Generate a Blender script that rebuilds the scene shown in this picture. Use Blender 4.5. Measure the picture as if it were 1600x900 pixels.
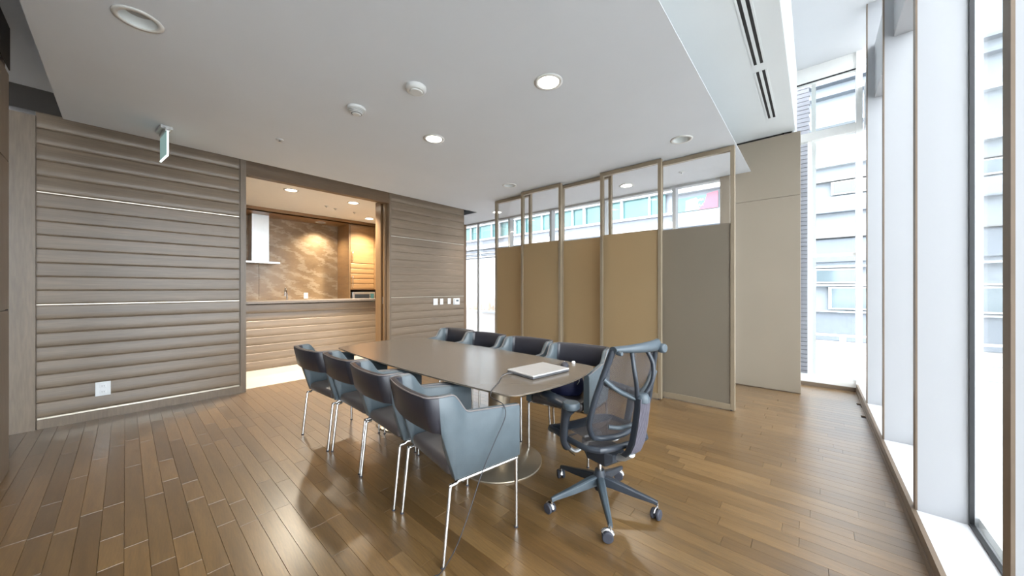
import bpy, bmesh, math, random
from mathutils import Vector, Matrix
random.seed(7)
S = bpy.context.scene
for o in list(bpy.data.objects): bpy.data.objects.remove(o)
C = S.collection
PI = math.pi
# ------------------------------------------------------------------ camera, world, exposure
cd = bpy.data.cameras.new('camera'); cam = bpy.data.objects.new('camera', cd); C.objects.link(cam)
cam.location = (0, 0, 1.35); cam.rotation_euler = (PI/2, 0, math.atan2(.6624, .7492))
cd.sensor_width = 36; cd.lens = 36*534/1600; cd.shift_y = 1/1600; cd.clip_start = .03; cd.clip_end = 300
S.camera = cam
W = bpy.data.worlds.new('world'); S.world = W; W.use_nodes = True
wn = W.node_tree; bg = wn.nodes['Background']
tc = wn.nodes.new('ShaderNodeTexCoord'); sx = wn.nodes.new('ShaderNodeSeparateXYZ'); rp = wn.nodes.new('ShaderNodeValToRGB')
wn.links.new(tc.outputs['Generated'], sx.inputs[0]); wn.links.new(sx.outputs['Z'], rp.inputs[0]); wn.links.new(rp.outputs[0], bg.inputs[0])
rp.color_ramp.elements[0].color = (.88, .93, 1, 1); rp.color_ramp.elements[1].color = (.97, .98, 1, 1)
bg.inputs[1].default_value = 4.3
S.view_settings.view_transform = 'Standard'; S.view_settings.look = 'None'; S.view_settings.gamma = 1
S.view_settings.exposure = 1.5
try: S.cycles.max_bounces = 12; S.cycles.diffuse_bounces = 6; S.cycles.transparent_max_bounces = 16
except Exception: pass

# ------------------------------------------------------------------ helpers
class MB:
    def __init__(s): s.v = []; s.f = []; s.sm = []
    def add(s, vs, fs, smooth=False):
        b = len(s.v); s.v += [tuple(v) for v in vs]; s.f += [tuple(b+i for i in f) for f in fs]; s.sm += [smooth]*len(fs); return s
    def box(s, x0, x1, y0, y1, z0, z1, M=None):
        vs = [Vector((x, y, z)) for x in (x0, x1) for y in (y0, y1) for z in (z0, z1)]
        if M: vs = [M @ v for v in vs]
        return s.add(vs, [(0,1,3,2),(4,6,7,5),(0,4,5,1),(2,3,7,6),(0,2,6,4),(1,5,7,3)])
    def loft(s, rings, smooth=True, caps=True, closed=True):
        n = len(rings[0]); vs = [p for r in rings for p in r]; fs = []
        for i in range(len(rings)-1):
            for j in range(n if closed else n-1):
                k = (j+1) % n; fs.append((i*n+j, i*n+k, (i+1)*n+k, (i+1)*n+j))
        s.add(vs, fs, smooth)
        if caps and closed:
            s.add(rings[0], [tuple(range(n))[::-1]]); s.add(rings[-1], [tuple(range(n))])
        return s
    def tube(s, pts, r, n=8, caps=True, flat=None):
        pts = [Vector(p) for p in pts]; rs = r if isinstance(r, (list, tuple)) else [r]*len(pts)
        rings = []; up = None
        for i, p in enumerate(pts):
            t = (pts[min(i+1, len(pts)-1)] - pts[max(i-1, 0)]).normalized()
            if up is None: up = Vector((0, 0, 1)) if abs(t.z) < .9 else Vector((0, 1, 0))
            a = t.cross(up); a = a.normalized() if a.length > 1e-5 else Vector((1, 0, 0)); b = a.cross(t).normalized(); up = b
            fb = flat if flat else 1
            rings.append([p + a*math.cos(2*PI*k/n)*rs[i] + b*math.sin(2*PI*k/n)*rs[i]*fb for k in range(n)])
        return s.loft(rings, True, caps)
    def lathe(s, prof, c=(0, 0, 0), n=24, M=None, smooth=True, caps=True):
        rings = []
        for r, z in prof:
            ring = [Vector((c[0]+r*math.cos(2*PI*k/n), c[1]+r*math.sin(2*PI*k/n), c[2]+z)) for k in range(n)]
            if M: ring = [M @ p for p in ring]
            rings.append(ring)
        return s.loft(rings, smooth, caps)
    def prism(s, poly, z0, z1, M=None):
        a = [Vector((x, y, z0)) for x, y in poly]; b = [Vector((x, y, z1)) for x, y in poly]
        if M: a = [M @ p for p in a]; b = [M @ p for p in b]
        return s.loft([a, b], False, True)
    def mesh(s, name, mat):
        me = bpy.data.meshes.new(name); me.from_pydata(s.v, [], s.f); me.validate()
        if len(me.polygons) == len(s.sm): me.polygons.foreach_set('use_smooth', s.sm)
        bm = bmesh.new(); bm.from_mesh(me); bmesh.ops.recalc_face_normals(bm, faces=bm.faces); bm.to_mesh(me); bm.free()
        if mat: me.materials.append(mat)
        return me
    def build(s, name, mat, parent=None, bevel=0, seg=2, **kw):
        o = bpy.data.objects.new(name, s.mesh(name, mat)); C.objects.link(o)
        if parent: o.parent = parent
        if bevel:
            m = o.modifiers.new('bevel', 'BEVEL'); m.width = bevel; m.segments = seg; m.limit_method = 'ANGLE'; m.angle_limit = .6
            if seg > 2:
                for p in o.data.polygons: p.use_smooth = True
        for k, v in kw.items(): o[k] = v
        return o
def box(name, mat, x0, x1, y0, y1, z0, z1, parent=None, bevel=0, **kw):
    return MB().box(x0, x1, y0, y1, z0, z1).build(name, mat, parent, bevel, **kw)
def tag(o, label, cat, group=None):
    o['label'] = label; o['category'] = cat
    if group: o['group'] = group
    return o
def thing(name, label, cat, loc=(0, 0, 0), rz=0, group=None):
    o = bpy.data.objects.new(name, None); C.objects.link(o); o.location = loc; o.rotation_euler = (0, 0, rz); o.empty_display_size = .1
    return tag(o, label, cat, group)
def struct(o): o['kind'] = 'structure'; return o
def dup(o, parent=None):
    c = o.copy(); C.objects.link(c)
    if parent: c.parent = parent
    for ch in [x for x in C.objects if x.parent == o]: dup(ch, c)
    return c
def smooth_obj(o, lv=1):
    m = o.modifiers.new('sub', 'SUBSURF'); m.levels = lv; m.render_levels = lv
    for p in o.data.polygons: p.use_smooth = True
    return o
def catmull(pts, n=6):
    pts = [Vector(p) for p in pts]; out = []
    for i in range(len(pts)-1):
        p0 = pts[max(i-1, 0)]; p1 = pts[i]; p2 = pts[i+1]; p3 = pts[min(i+2, len(pts)-1)]
        for k in range(n):
            t = k/n; out.append(.5*((2*p1)+(-p0+p2)*t+(2*p0-5*p1+4*p2-p3)*t*t+(-p0+3*p1-3*p2+p3)*t**3))
    return out+[pts[-1]]
# ------------------------------------------------------------------ materials
def new(name):
    m = bpy.data.materials.new(name); m.use_nodes = True; nt = m.node_tree; return m, nt, nt.nodes['Principled BSDF']
def L(nt, a, b): nt.links.new(a, b)
def noise(nt, scale, stretch=(1, 1, 1), detail=4, coord='Object', rnd=None, rough=.5):
    tcn = nt.nodes.new('ShaderNodeTexCoord'); mp = nt.nodes.new('ShaderNodeMapping'); mp.inputs['Scale'].default_value = stretch
    L(nt, tcn.outputs[coord], mp.inputs[0])
    if rnd:
        mu = nt.nodes.new('ShaderNodeMath'); mu.operation = 'MULTIPLY'; mu.inputs[1].default_value = 37.; L(nt, rnd, mu.inputs[0])
        L(nt, mu.outputs[0], mp.inputs['Location'])
    nz = nt.nodes.new('ShaderNodeTexNoise'); nz.inputs['Scale'].default_value = scale; nz.inputs['Detail'].default_value = detail; nz.inputs['Roughness'].default_value = rough
    L(nt, mp.outputs[0], nz.inputs['Vector']); return nz.outputs['Fac']
def ramp(nt, fac, stops):
    r = nt.nodes.new('ShaderNodeValToRGB'); el = r.color_ramp.elements
    while len(el) < len(stops): el.new(.5)
    for e, (p, c) in zip(el, stops): e.position = p; e.color = (*c, 1)
    L(nt, fac, r.inputs[0]); return r.outputs[0]
def mul(nt, a, b, fac=1):
    m = nt.nodes.new('ShaderNodeMix'); m.data_type = 'RGBA'; m.blend_type = 'MULTIPLY'; m.inputs[0].default_value = fac
    L(nt, a, m.inputs[6]); L(nt, b, m.inputs[7]); return m.outputs[2]
def bump(nt, h, p, strength=.1, dist=.01):
    b = nt.nodes.new('ShaderNodeBump'); b.inputs['Strength'].default_value = strength; b.inputs['Distance'].default_value = dist
    L(nt, h, b.inputs['Height']); L(nt, b.outputs[0], p.inputs['Normal'])
def sc(c, k): return tuple(x*k for x in c)
def plain(name, col, rough=.5, metal=0, var=.06, scale=8, bumps=0, spec=None, coat=0):
    m, nt, p = new(name); f = noise(nt, scale)
    L(nt, ramp(nt, f, [(.3, sc(col, 1-var)), (.7, sc(col, 1+var))]), p.inputs['Base Color'])
    p.inputs['Roughness'].default_value = rough; p.inputs['Metallic'].default_value = metal; p.inputs['Coat Weight'].default_value = coat
    if spec is not None: p.inputs['Specular IOR Level'].default_value = spec
    if bumps: bump(nt, noise(nt, 220, detail=2), p, bumps, .002)
    return m
def wood(name, col, stretch, rough=.42, var=.22, scale=3, coat=.0, rnd=True):
    m, nt, p = new(name); oi = nt.nodes.new('ShaderNodeObjectInfo').outputs['Random'] if rnd else None
    a = ramp(nt, noise(nt, scale, stretch, 5, rnd=oi, rough=.6), [(.25, sc(col, 1-var)), (.75, sc(col, 1+var))])
    b = ramp(nt, noise(nt, scale*9, stretch, 3, rnd=oi), [(.3, (.86, .86, .86)), (.7, (1.08, 1.08, 1.08))])
    L(nt, mul(nt, a, b), p.inputs['Base Color']); p.inputs['Roughness'].default_value = rough; p.inputs['Coat Weight'].default_value = coat
    p.inputs['Coat Roughness'].default_value = .2
    return m
def plankmat(name, island):
    m, nt, p = new(name)
    if island: at = nt.nodes.new('ShaderNodeAttribute'); at.attribute_name = 'plank_tone'; rnd = at.outputs['Fac']
    else: rnd = nt.nodes.new('ShaderNodeObjectInfo').outputs['Random']
    base = ramp(nt, rnd, [(0, (.112, .061, .020)), (.35, (.140, .079, .027)), (.7, (.165, .094, .034)), (1, (.195, .114, .043))])
    g = noise(nt, 2.2, (1.2, 16, 1), 6, rnd=rnd, rough=.62, coord='UV')
    g2 = noise(nt, 7, (1.6, 14, 1), 4, rnd=rnd, rough=.7, coord='UV')
    wv = nt.nodes.new('ShaderNodeTexWave'); wv.wave_type = 'RINGS'; wv.rings_direction = 'Z'
    tcn = nt.nodes.new('ShaderNodeTexCoord'); mp = nt.nodes.new('ShaderNodeMapping'); mp.inputs['Scale'].default_value = (.8, 7, 1)
    L(nt, tcn.outputs['UV'], mp.inputs[0]); mu = nt.nodes.new('ShaderNodeMath'); mu.operation = 'MULTIPLY'; mu.inputs[1].default_value = 5; wv.inputs['Detail Scale'].default_value = 2
    L(nt, rnd, mu.inputs[0]); L(nt, mu.outputs[0], mp.inputs['Location']); L(nt, mp.outputs[0], wv.inputs['Vector'])
    wv.inputs['Scale'].default_value = 5; wv.inputs['Distortion'].default_value = 6; wv.inputs['Detail'].default_value = 3
    c = mul(nt, base, ramp(nt, g, [(.32, (.76, .74, .72)), (.68, (1.18, 1.17, 1.14))]))
    c = mul(nt, c, ramp(nt, g2, [(.36, (.84, .82, .80)), (.6, (1.06, 1.06, 1.06))]))
    c = mul(nt, c, ramp(nt, wv.outputs['Fac'], [(0, (.86, .85, .84)), (.5, (1.04, 1.04, 1.04))]), .7)
    L(nt, c, p.inputs['Base Color']); p.inputs['Roughness'].default_value = .30; p.inputs['Specular IOR Level'].default_value = .55
    p.inputs['Coat Weight'].default_value = 1; p.inputs['Coat Roughness'].default_value = .285; p.inputs['Coat IOR'].default_value = 1.75
    bump(nt, g2, p, .12, .002)
    return m
def glassmat(name, tint=(1, 1, 1), refl=.9):
    m = bpy.data.materials.new(name); m.use_nodes = True; nt = m.node_tree; nt.nodes.clear()
    out = nt.nodes.new('ShaderNodeOutputMaterial'); mx = nt.nodes.new('ShaderNodeMixShader'); tr = nt.nodes.new('ShaderNodeBsdfTransparent'); gl = nt.nodes.new('ShaderNodeBsdfGlossy')
    gl.inputs['Roughness'].default_value = .02; tr.inputs[0].default_value = (*tint, 1); fr = nt.nodes.new('ShaderNodeFresnel'); fr.inputs[0].default_value = 1.45
    mu = nt.nodes.new('ShaderNodeMath'); mu.operation = 'MULTIPLY'; mu.inputs[1].default_value = refl
    L(nt, fr.outputs[0], mu.inputs[0]); L(nt, mu.outputs[0], mx.inputs[0]); L(nt, tr.outputs[0], mx.inputs[1]); L(nt, gl.outputs[0], mx.inputs[2]); L(nt, mx.outputs[0], out.inputs[0])
    return m
def emit(name, col, s):
    m, nt, p = new(name); p.inputs['Base Color'].default_value = (*col, 1); p.inputs['Emission Color'].default_value = (*col, 1); p.inputs['Emission Strength'].default_value = s; return m
def frostmat(name, col, tcol, mixf=.5):
    m = bpy.data.materials.new(name); m.use_nodes = True; nt = m.node_tree; p = nt.nodes['Principled BSDF']; out = nt.nodes['Material Output']
    f = noise(nt, 1.2, (1, 1, .4), 2)
    L(nt, ramp(nt, f, [(.3, sc(col, .93)), (.7, sc(col, 1.07))]), p.inputs['Base Color']); p.inputs['Roughness'].default_value = .3
    tl = nt.nodes.new('ShaderNodeBsdfTranslucent'); tl.inputs[0].default_value = (*tcol, 1)
    mx = nt.nodes.new('ShaderNodeMixShader'); mx.inputs[0].default_value = mixf
    L(nt, p.outputs[0], mx.inputs[1]); L(nt, tl.outputs[0], mx.inputs[2]); L(nt, mx.outputs[0], out.inputs[0]); return m

WC = (.20, .150, .105)
M = dict(
 ceil=plain('ceiling paint', (.60, .63, .665), .85, var=.015, scale=2),
 soffit=plain('soffit paint', (.70, .73, .735), .8, var=.015, scale=2),
 white=plain('white paint', (.62, .63, .65), .5, var=.015, scale=2),
 finw=plain('fin lacquer', (.37, .375, .39), .38, var=.012, scale=1.2),
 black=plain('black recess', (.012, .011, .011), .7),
 darkshade=plain('dark wall shade', (.03, .024, .019), .7),  # shade of the unlit recess above the ceiling, put into the colour
 wallw=wood('wall veneer', WC, (3, .35, 9), .36, .2, 1.6),
 wallp=wood('pilaster veneer', sc(WC, .95), (5, 5, .5), .4, .14, 1.6),
 wallv=wood('post veneer', sc(WC, .85), (8, 8, .5), .4, .15, 2),
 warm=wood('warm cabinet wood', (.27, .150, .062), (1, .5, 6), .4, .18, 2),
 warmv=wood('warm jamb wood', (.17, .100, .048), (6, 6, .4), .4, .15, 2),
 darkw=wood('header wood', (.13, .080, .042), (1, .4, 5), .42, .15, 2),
 plank=plankmat('floor plank oak', False), planks=plankmat('floor planks oak far', True),
 bronze=plain('champagne metal', (.29, .235, .165), .38, .35, .05, 5),
 bronzed=plain('bronze edge', (.17, .125, .088), .45, .2, .08, 6),
 strip=plain('metal strip', (.62, .56, .47), .3, .6, .03),
 frost=frostmat('frosted tan glass', (.38, .285, .165), (.50, .38, .23), .42),
 frostg=frostmat('frosted grey tan glass', (.25, .215, .17), (.36, .31, .24), .42),
 glass=glassmat('clear glass', (1, 1, 1), .4), glassg=glassmat('window glass', (.96, .98, .98), .5),
 tan=plain('tan laminate', (.30, .252, .195), .45, var=.03, scale=1.2),
 gasket=plain('black gasket', (.014, .015, .017), .5),
 chrome=plain('chrome', (.62, .61, .60), .16, 1, .02),
 steel=plain('brushed steel', (.62, .63, .63), .32, .9, .04),
 alu=plain('aluminium', (.60, .61, .62), .3, .8, .04),
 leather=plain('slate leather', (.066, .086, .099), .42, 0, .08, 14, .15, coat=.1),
 leathershade=plain('shaded slate leather back', (.019, .019, .026), .40, 0, .08, 14, .15, coat=.1),  # same leather as the arms, darkened in colour for the backs' shaded side
 seat=plain('charcoal seat leather', (.060, .052, .052), .38, 0, .08, 14, .15, coat=.15),
 piping=plain('piping', (.16, .14, .135), .5),
 table=plain('bronze table top', (.20, .172, .145), .22, .35, .03, 3),
 tedge=plain('table edge', (.42, .34, .24), .35, .5, .03),
 tbase=plain('table base metal', (.34, .285, .215), .30, .75, .03, 3),
 plastic=plain('slate plastic', (.024, .030, .040), .36, 0, .05, 10, .05),
 plasticl=plain('light slate plastic', (.055, .073, .088), .40, 0, .05),
 rubber=plain('rubber', (.035, .037, .05), .6),
 spine=plain('ribbed spine fabric', (.13, .12, .15), .7),
 tile=plain('kitchen floor tile', (.56, .50, .42), .35, var=.04, scale=3),
 plate=plain('switch plate', (.80, .82, .83), .4, var=.01),
 paper=plain('laptop lid', (.66, .66, .67), .32, .55, .02),
 lapd=plain('laptop side', (.12, .12, .13), .4, .3),
 navy=plain('navy bag', (.018, .022, .07), .45, 0, .3, 9),
 cable=plain('cable', (.03, .03, .035), .5),
 lamp=emit('lit lamp', (1, .93, .82), 14), lampk=emit('lit kitchen lamp', (1, .90, .74), 12),
 lampoff=plain('unlit lamp glass', (.32, .30, .27), .3), cup=plain('reflector cup', (.74, .78, .78), .35, .1),
 trimw=plain('light trim', (.62, .62, .60), .5),
 detector=plain('detector plastic', (.55, .56, .55), .5, var=.03), slot=plain('detector slots', (.16, .16, .16), .6),
 frame=plain('window frame white', (.78, .77, .74), .45, var=.02), gframe=plain('window frame grey', (.42, .43, .43), .45, var=.02),
 sill=plain('white sill', (.60, .61, .64), .32, var=.01),
 concrete=plain('pale paving', (.42, .41, .40), .7, var=.05, scale=1.5),
 fac=plain('pale facade panel', (.20, .225, .25), .6, var=.04, scale=.6), facw=plain('white facade band', (.34, .37, .39), .6, var=.03),
 facd=plain('grey facade panel', (.13, .15, .175), .6, var=.05), teal=plain('teal window pane', (.05, .14, .14), .12, 0, .25, 1.1),
 tealp=plain('grey window pane', (.10, .13, .145), .1, 0, .2, 1.2),
 brick=plain('white brick', (.30, .30, .33), .7, var=.05, scale=4), mortar=plain('mortar', (.2, .2, .23), .8),
 red=plain('red banner', (.38, .08, .11), .6), pink=plain('pink banner', (.42, .20, .24), .6), sgreen=plain('green banner', (.08, .16, .15), .6), ink=plain('white lettering', (.6, .6, .6), .6),
 grass=plain('dry grass', (.50, .42, .33), .8, var=.2, scale=20),
)
# stone with veins
m, nt, p = new('brown stone'); a = noise(nt, 1.6, (1, .8, 1.7), 8, rough=.65)
mpd = nt.nodes.new('ShaderNodeTexWave'); mpd.wave_type = 'BANDS'; mpd.bands_direction = 'DIAGONAL'; mpd.inputs['Scale'].default_value = 1.3; mpd.inputs['Distortion'].default_value = 11; mpd.inputs['Detail'].default_value = 6; mpd.inputs['Detail Roughness'].default_value = .78
tcn = nt.nodes.new('ShaderNodeTexCoord'); mp2 = nt.nodes.new('ShaderNodeMapping'); mp2.inputs['Scale'].default_value = (1, .8, 2.4); mp2.inputs['Rotation'].default_value = (.35, 0, 0); L(nt, tcn.outputs['Object'], mp2.inputs[0]); L(nt, mp2.outputs[0], mpd.inputs['Vector'])
c1 = ramp(nt, a, [(.3, (.20, .125, .065)), (.55, (.30, .20, .11)), (.75, (.40, .29, .18))])
mx = nt.nodes.new('ShaderNodeMix'); mx.data_type = 'RGBA'; L(nt, ramp(nt, mpd.outputs['Fac'], [(.60, (0, 0, 0)), (1, (.30, .30, .30))]), mx.inputs[0]); L(nt, c1, mx.inputs[6]); mx.inputs[7].default_value = (.62, .52, .38, 1)
L(nt, mx.outputs[2], p.inputs['Base Color']); p.inputs['Roughness'].default_value = .3; M['stone'] = m
# mesh fabric: real holes are far below a pixel; semi-open weave
m = bpy.data.materials.new('chair mesh weave'); m.use_nodes = True; nt = m.node_tree; p = nt.nodes['Principled BSDF']; out = nt.nodes['Material Output']
p.inputs['Base Color'].default_value = (.045, .043, .05, 1); p.inputs['Roughness'].default_value = .6
tcn = nt.nodes.new('ShaderNodeTexCoord'); ck = nt.nodes.new('ShaderNodeTexChecker'); ck.inputs['Scale'].default_value = 260; L(nt, tcn.outputs['Object'], ck.inputs[0])
tr = nt.nodes.new('ShaderNodeBsdfTransparent'); mx = nt.nodes.new('ShaderNodeMixShader'); mr = nt.nodes.new('ShaderNodeMapRange'); mr.inputs[3].default_value = .42; mr.inputs[4].default_value = .78
L(nt, ck.outputs['Fac'], mr.inputs[0]); L(nt, mr.outputs[0], mx.inputs[0]); L(nt, tr.outputs[0], mx.inputs[1]); L(nt, p.outputs[0], mx.inputs[2]); L(nt, mx.outputs[0], out.inputs[0]); M['mesh'] = m

# ------------------------------------------------------------------ setting
XW = -5.59; H = 2.934; YG = 5.6
floor = struct(box('floor', M['black'], -7.6, .42, -3.3, 6.45, -.09, -.012))
PW = .0865; Y0 = -.264
def pxy(X, Y, Z=0):
    x = .7492*X+.6624*Y; d = -.6624*X+.7492*Y
    return (800+534*x/d, 451-534*(Z-1.35)/d, d) if d > .15 else None
lens = [.30, .42, .55, .68, .82, 1.0, 1.2]
pm = {}
for l in lens:
    e = .0012; t = .0015
    vs = [(-l/2+.0006, -PW/2+.0004, -.012), (l/2-.0006, -PW/2+.0004, -.012), (l/2-.0006, PW/2-.0004, -.012), (-l/2+.0006, PW/2-.0004, -.012),
          (-l/2+.0006, -PW/2+.0004, -t), (l/2-.0006, -PW/2+.0004, -t), (l/2-.0006, PW/2-.0004, -t), (-l/2+.0006, PW/2-.0004, -t),
          (-l/2+e, -PW/2+e, 0), (l/2-e, -PW/2+e, 0), (l/2-e, PW/2-e, 0), (-l/2+e, PW/2-e, 0)]
    fs = [(0, 1, 5, 4), (1, 2, 6, 5), (2, 3, 7, 6), (3, 0, 4, 7), (4, 5, 9, 8), (5, 6, 10, 9), (6, 7, 11, 10), (7, 4, 8, 11), (8, 9, 10, 11)]
    me = MB().add(vs, fs).mesh('plank', M['plank']); pm[l] = (me, vs, fs); uvl = me.uv_layers.new(name='UVMap')
    for lp in me.loops: uvl.data[lp.index].uv = me.vertices[lp.vertex_index].co[:2]
cand = []
j = -36
while Y0+j*PW < 6.42:
    yc = Y0+(j+.5)*PW; j += 1
    if yc-PW/2 < -3.25: continue
    xmax = .41 if yc < 6.4 else 0; xmin = -5.70 if yc < 4.8 else -7.5
    x = xmin-random.random()*.4
    while x < xmax:
        l = random.choice(lens)
        a = max(x, xmin); b = min(x+l, xmax)
        if b-a > .05:
            q = pxy((a+b)/2, yc); area = 0
            if q and -60 < q[0] < 1660 and 440 < q[1] < 960: area = 534/q[2]*(b-a)*PW*534/q[2]*1.35/q[2]
            cand.append((area, a, b, yc, l))
        x += l
cand.sort(reverse=True); far = MB(); farl = []; n = 0
for area, a, b, yc, l in cand:
    if n < 298 and abs((b-a)-l) < 1e-6 and area > 0:
        o = bpy.data.objects.new('plank', pm[l][0]); C.objects.link(o); o.parent = floor; o.location = ((a+b)/2, yc, 0); n += 1
    else:
        k = (b-a)/l; farl.append(((a+b)/2, yc)); far.add([((a+b)/2+v[0]*k, yc+v[1], v[2]) for v in pm[l][1]], pm[l][2])
fo = far.build('planks', M['planks'], floor, kind='stuff')
assert len(fo.data.vertices) == len(farl)*12
att = fo.data.attributes.new('plank_tone', 'FLOAT', 'POINT'); tones = [random.random() for _ in farl]
for i, d_ in enumerate(att.data): d_.value = tones[i//12]
fo.data.uv_layers.new(name='UVMap'); uvl = fo.data.uv_layers['UVMap']
for lp in fo.data.loops: v = fo.data.vertices[lp.vertex_index].co; q = farl[lp.vertex_index//12]; uvl.data[lp.index].uv = (v.x-q[0], v.y-q[1])
struct(box('floor_kitchen', M['tile'], -9.3, -5.71, -.6, 4.95, -.09, 0))

# ceilings (real holes where the downlights sit)
def holed(name, mat, poly, holes, z, t, parent=None):
    cu = bpy.data.curves.new(name, 'CURVE'); cu.dimensions = '2D'; cu.fill_mode = 'BOTH'; cu.extrude = t/2
    def sp(pts):
        s = cu.splines.new('POLY'); s.points.add(len(pts)-1); s.use_cyclic_u = True
        for q, (x, y) in zip(s.points, pts): q.co = (x, y, 0, 1)
    sp(poly)
    for (x, y, r) in holes: sp([(x+r*math.cos(2*PI*k/28), y+r*math.sin(2*PI*k/28)) for k in range(28)])
    tmp = bpy.data.objects.new('tmp', cu); C.objects.link(tmp)
    dg = bpy.context.evaluated_depsgraph_get(); me = bpy.data.meshes.new_from_object(tmp.evaluated_get(dg)); bpy.data.objects.remove(tmp)
    me.name = name; me.materials.clear(); me.materials.append(mat); o = bpy.data.objects.new(name, me); C.objects.link(o); o.location.z = z+t/2
    return o
ON = [(-1.525, 2.147), (-3.01, 2.16), (-2.16, 5.10), (-4.92, 5.10)]
OFF = [(-2.98, .05), (-1.055, 3.91), (-3.50, 3.90)]
KON = [(-6.30, 1.765), (-6.38, 2.79), (-7.55, 3.66)]
RH = .092
struct(holed('ceiling', M['ceil'], [(-5.25, -.386), (-.64, -.386), (-.64, YG), (-7.5, YG), (-7.5, 4.84), (-5.25, 4.84)], [(x, y, RH) for x, y in ON+OFF], H, .004))
struct(holed('ceiling_kitchen', plain('kitchen ceiling paint', (.80, .78, .74), .85, var=.01), [(-8.03, -.5), (-5.80, -.5), (-5.80, 4.8), (-8.03, 4.8)], [(x, y, RH) for x, y in KON], H, .035))
struct(box('ceiling_upper', M['ceil'], -9.3, -3.0, -3.3, 6.5, 3.27, 3.32))
so = struct(box('ceiling_soffit', M['soffit'], -3.0, -.185, -3.3, 6.5, 3.42, 3.47))
struct(box('wall_bulkhead', M['soffit'], -.22, -.185, -3.3, 6.37, 3.47, 4.45))
struct(box('ceiling_bay', M['white'], -.30, .75, -3.3, 6.6, 4.45, 4.5))
struct(box('wall_step', M['ceil'], -3.04, -3.0, -3.3, 6.5, 3.32, 3.47))
# left timber wall with its boards
wl = struct(MB().box(-5.75, XW, -.57, 1.0, 0, 3.05).box(-5.75, XW, 3.075, 4.78, 0, 3.05).build('wall_left', M['wallp']))
struct(MB().box(-5.78, XW-.001, -3.2, 4.779, 3.05, 3.27).box(-5.75, XW, -3.2, -.72, 0, 2.99).build('wall_upper_left', M['darkshade']))
def board(parent, mat, x, y0, y1, z0, z1, d, name='board'):
    n = 10; h = z1-z0; prof = [(x, z0), (x, z1)]
    pts = [(x+.002+d*math.sin(PI*(k/n)**.6)**1.6, z0+h*k/n) for k in range(n+1)]
    a = [(x, y0, z0)]+[(q[0], y0, q[1]) for q in pts]+[(x, y0, z1)]
    b = [(q[0], y1, q[2]) for q in a]
    o = MB().loft([a, b], False, True).build(name, mat, parent)
    for pgn in o.data.polygons: pgn.use_smooth = pgn.normal.x > .5
    return o
for (ya, yb) in ((-.565, .975), (3.10, 4.765)):
    for (za, zb, n, d) in ((.108, 1.188, 8, .0062), (1.20, 2.275, 8, .0013), (2.287, 3.05, 5, .0085)):
        for k in range(n): board(wl, M['wallw'], XW, ya, yb, za+(zb-za)*k/n, za+(zb-za)*(k+1)/n, d)
    for z in (1.194, 2.281): box('metal_strip', M['strip'], XW, XW+.010, ya, yb, z-.005, z+.005, wl)
struct(box('baseboard_left', M['wallp'], XW, XW+.03, -.56, .99, 0, .088))
struct(box('trim_1', M['strip'], XW, XW+.022, -.56, .975, .090, .104))
struct(box('baseboard_left_far', M['wallp'], XW, XW+.03, 3.10, 4.77, 0, .088))
struct(box('trim_2', M['wallp'], -5.80, XW+.035, -.715, -.568, 0, 3.0))            # pilaster
struct(box('trim_3', M['wallv'], -5.72, XW+.028, .985, 1.045, 0, 3.05))             # near jamb of kitchen opening
struct(box('trim_4', M['wallv'], -5.66, XW+.015, 3.065, 3.098, 0, 3.05))
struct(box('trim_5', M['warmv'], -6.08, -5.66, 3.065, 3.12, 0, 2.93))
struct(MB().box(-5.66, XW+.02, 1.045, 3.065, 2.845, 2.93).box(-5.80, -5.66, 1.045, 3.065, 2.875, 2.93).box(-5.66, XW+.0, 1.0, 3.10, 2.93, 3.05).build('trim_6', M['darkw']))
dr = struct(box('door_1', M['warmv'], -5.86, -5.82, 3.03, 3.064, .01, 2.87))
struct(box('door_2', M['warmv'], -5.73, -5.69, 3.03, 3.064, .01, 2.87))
box('door_lock', M['steel'], -5.80, -5.74, 3.055, 3.062, 1.08, 1.20, dr)
# near left panel wall (edge seen at the very left of the picture)
wn_ = struct(box('wall_near', M['wallp'], -4.45, -1.9, -.75, -.585, 0, 3.27))
for (za, zb) in ((.005, 1.19), (1.20, 2.28), (2.29, 2.93)): box('panel', M['wallp'], -4.452, -1.9, -.585, -.57, za, zb, wn_, .002)
struct(box('wall_upper_near', M['darkshade'], -4.454, -1.9, -.57, -.565, 2.96, 3.27))  # strip coloured near black to stand for the recess shade
struct(box('wall_back', M['white'], -5.75, .75, -3.3, -3.2, 0, 4.5))
# end of timber wall, left end glass corridor
struct(box('wall_return', M['wallp'], -7.5, -5.75, 4.70, 4.78, 0, 3.27))
struct(box('wall_corridor_end', M['white'], -7.6, -7.5, 4.7, 5.7, 0, 3.27))
# kitchen shell
st = struct(box('wall_kitchen', M['darkshade'], -9.0, -8.70, -.5, 4.8, 0, 3.2))
for (ya, yb) in ((.3, 1.84), (1.845, 3.42), ): box('stone_slab', M['stone'], -8.70, -8.67, ya, yb, .92, 2.87, st)
struct(box('wall_kitchen_right', M['warm'], -8.7, -5.76, 4.6, 4.7, 0, 3.2))
struct(box('wall_kitchen_left', M['warm'], -8.7, -5.76, -.5, -.4, 0, 3.2))
struct(MB().box(-8.05, -8.03, -.4, 4.6, 2.85, 3.0).box(-8.70, -8.03, -.4, 4.6, 2.85, 2.87).build('trim_7', M['warm']))

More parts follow.
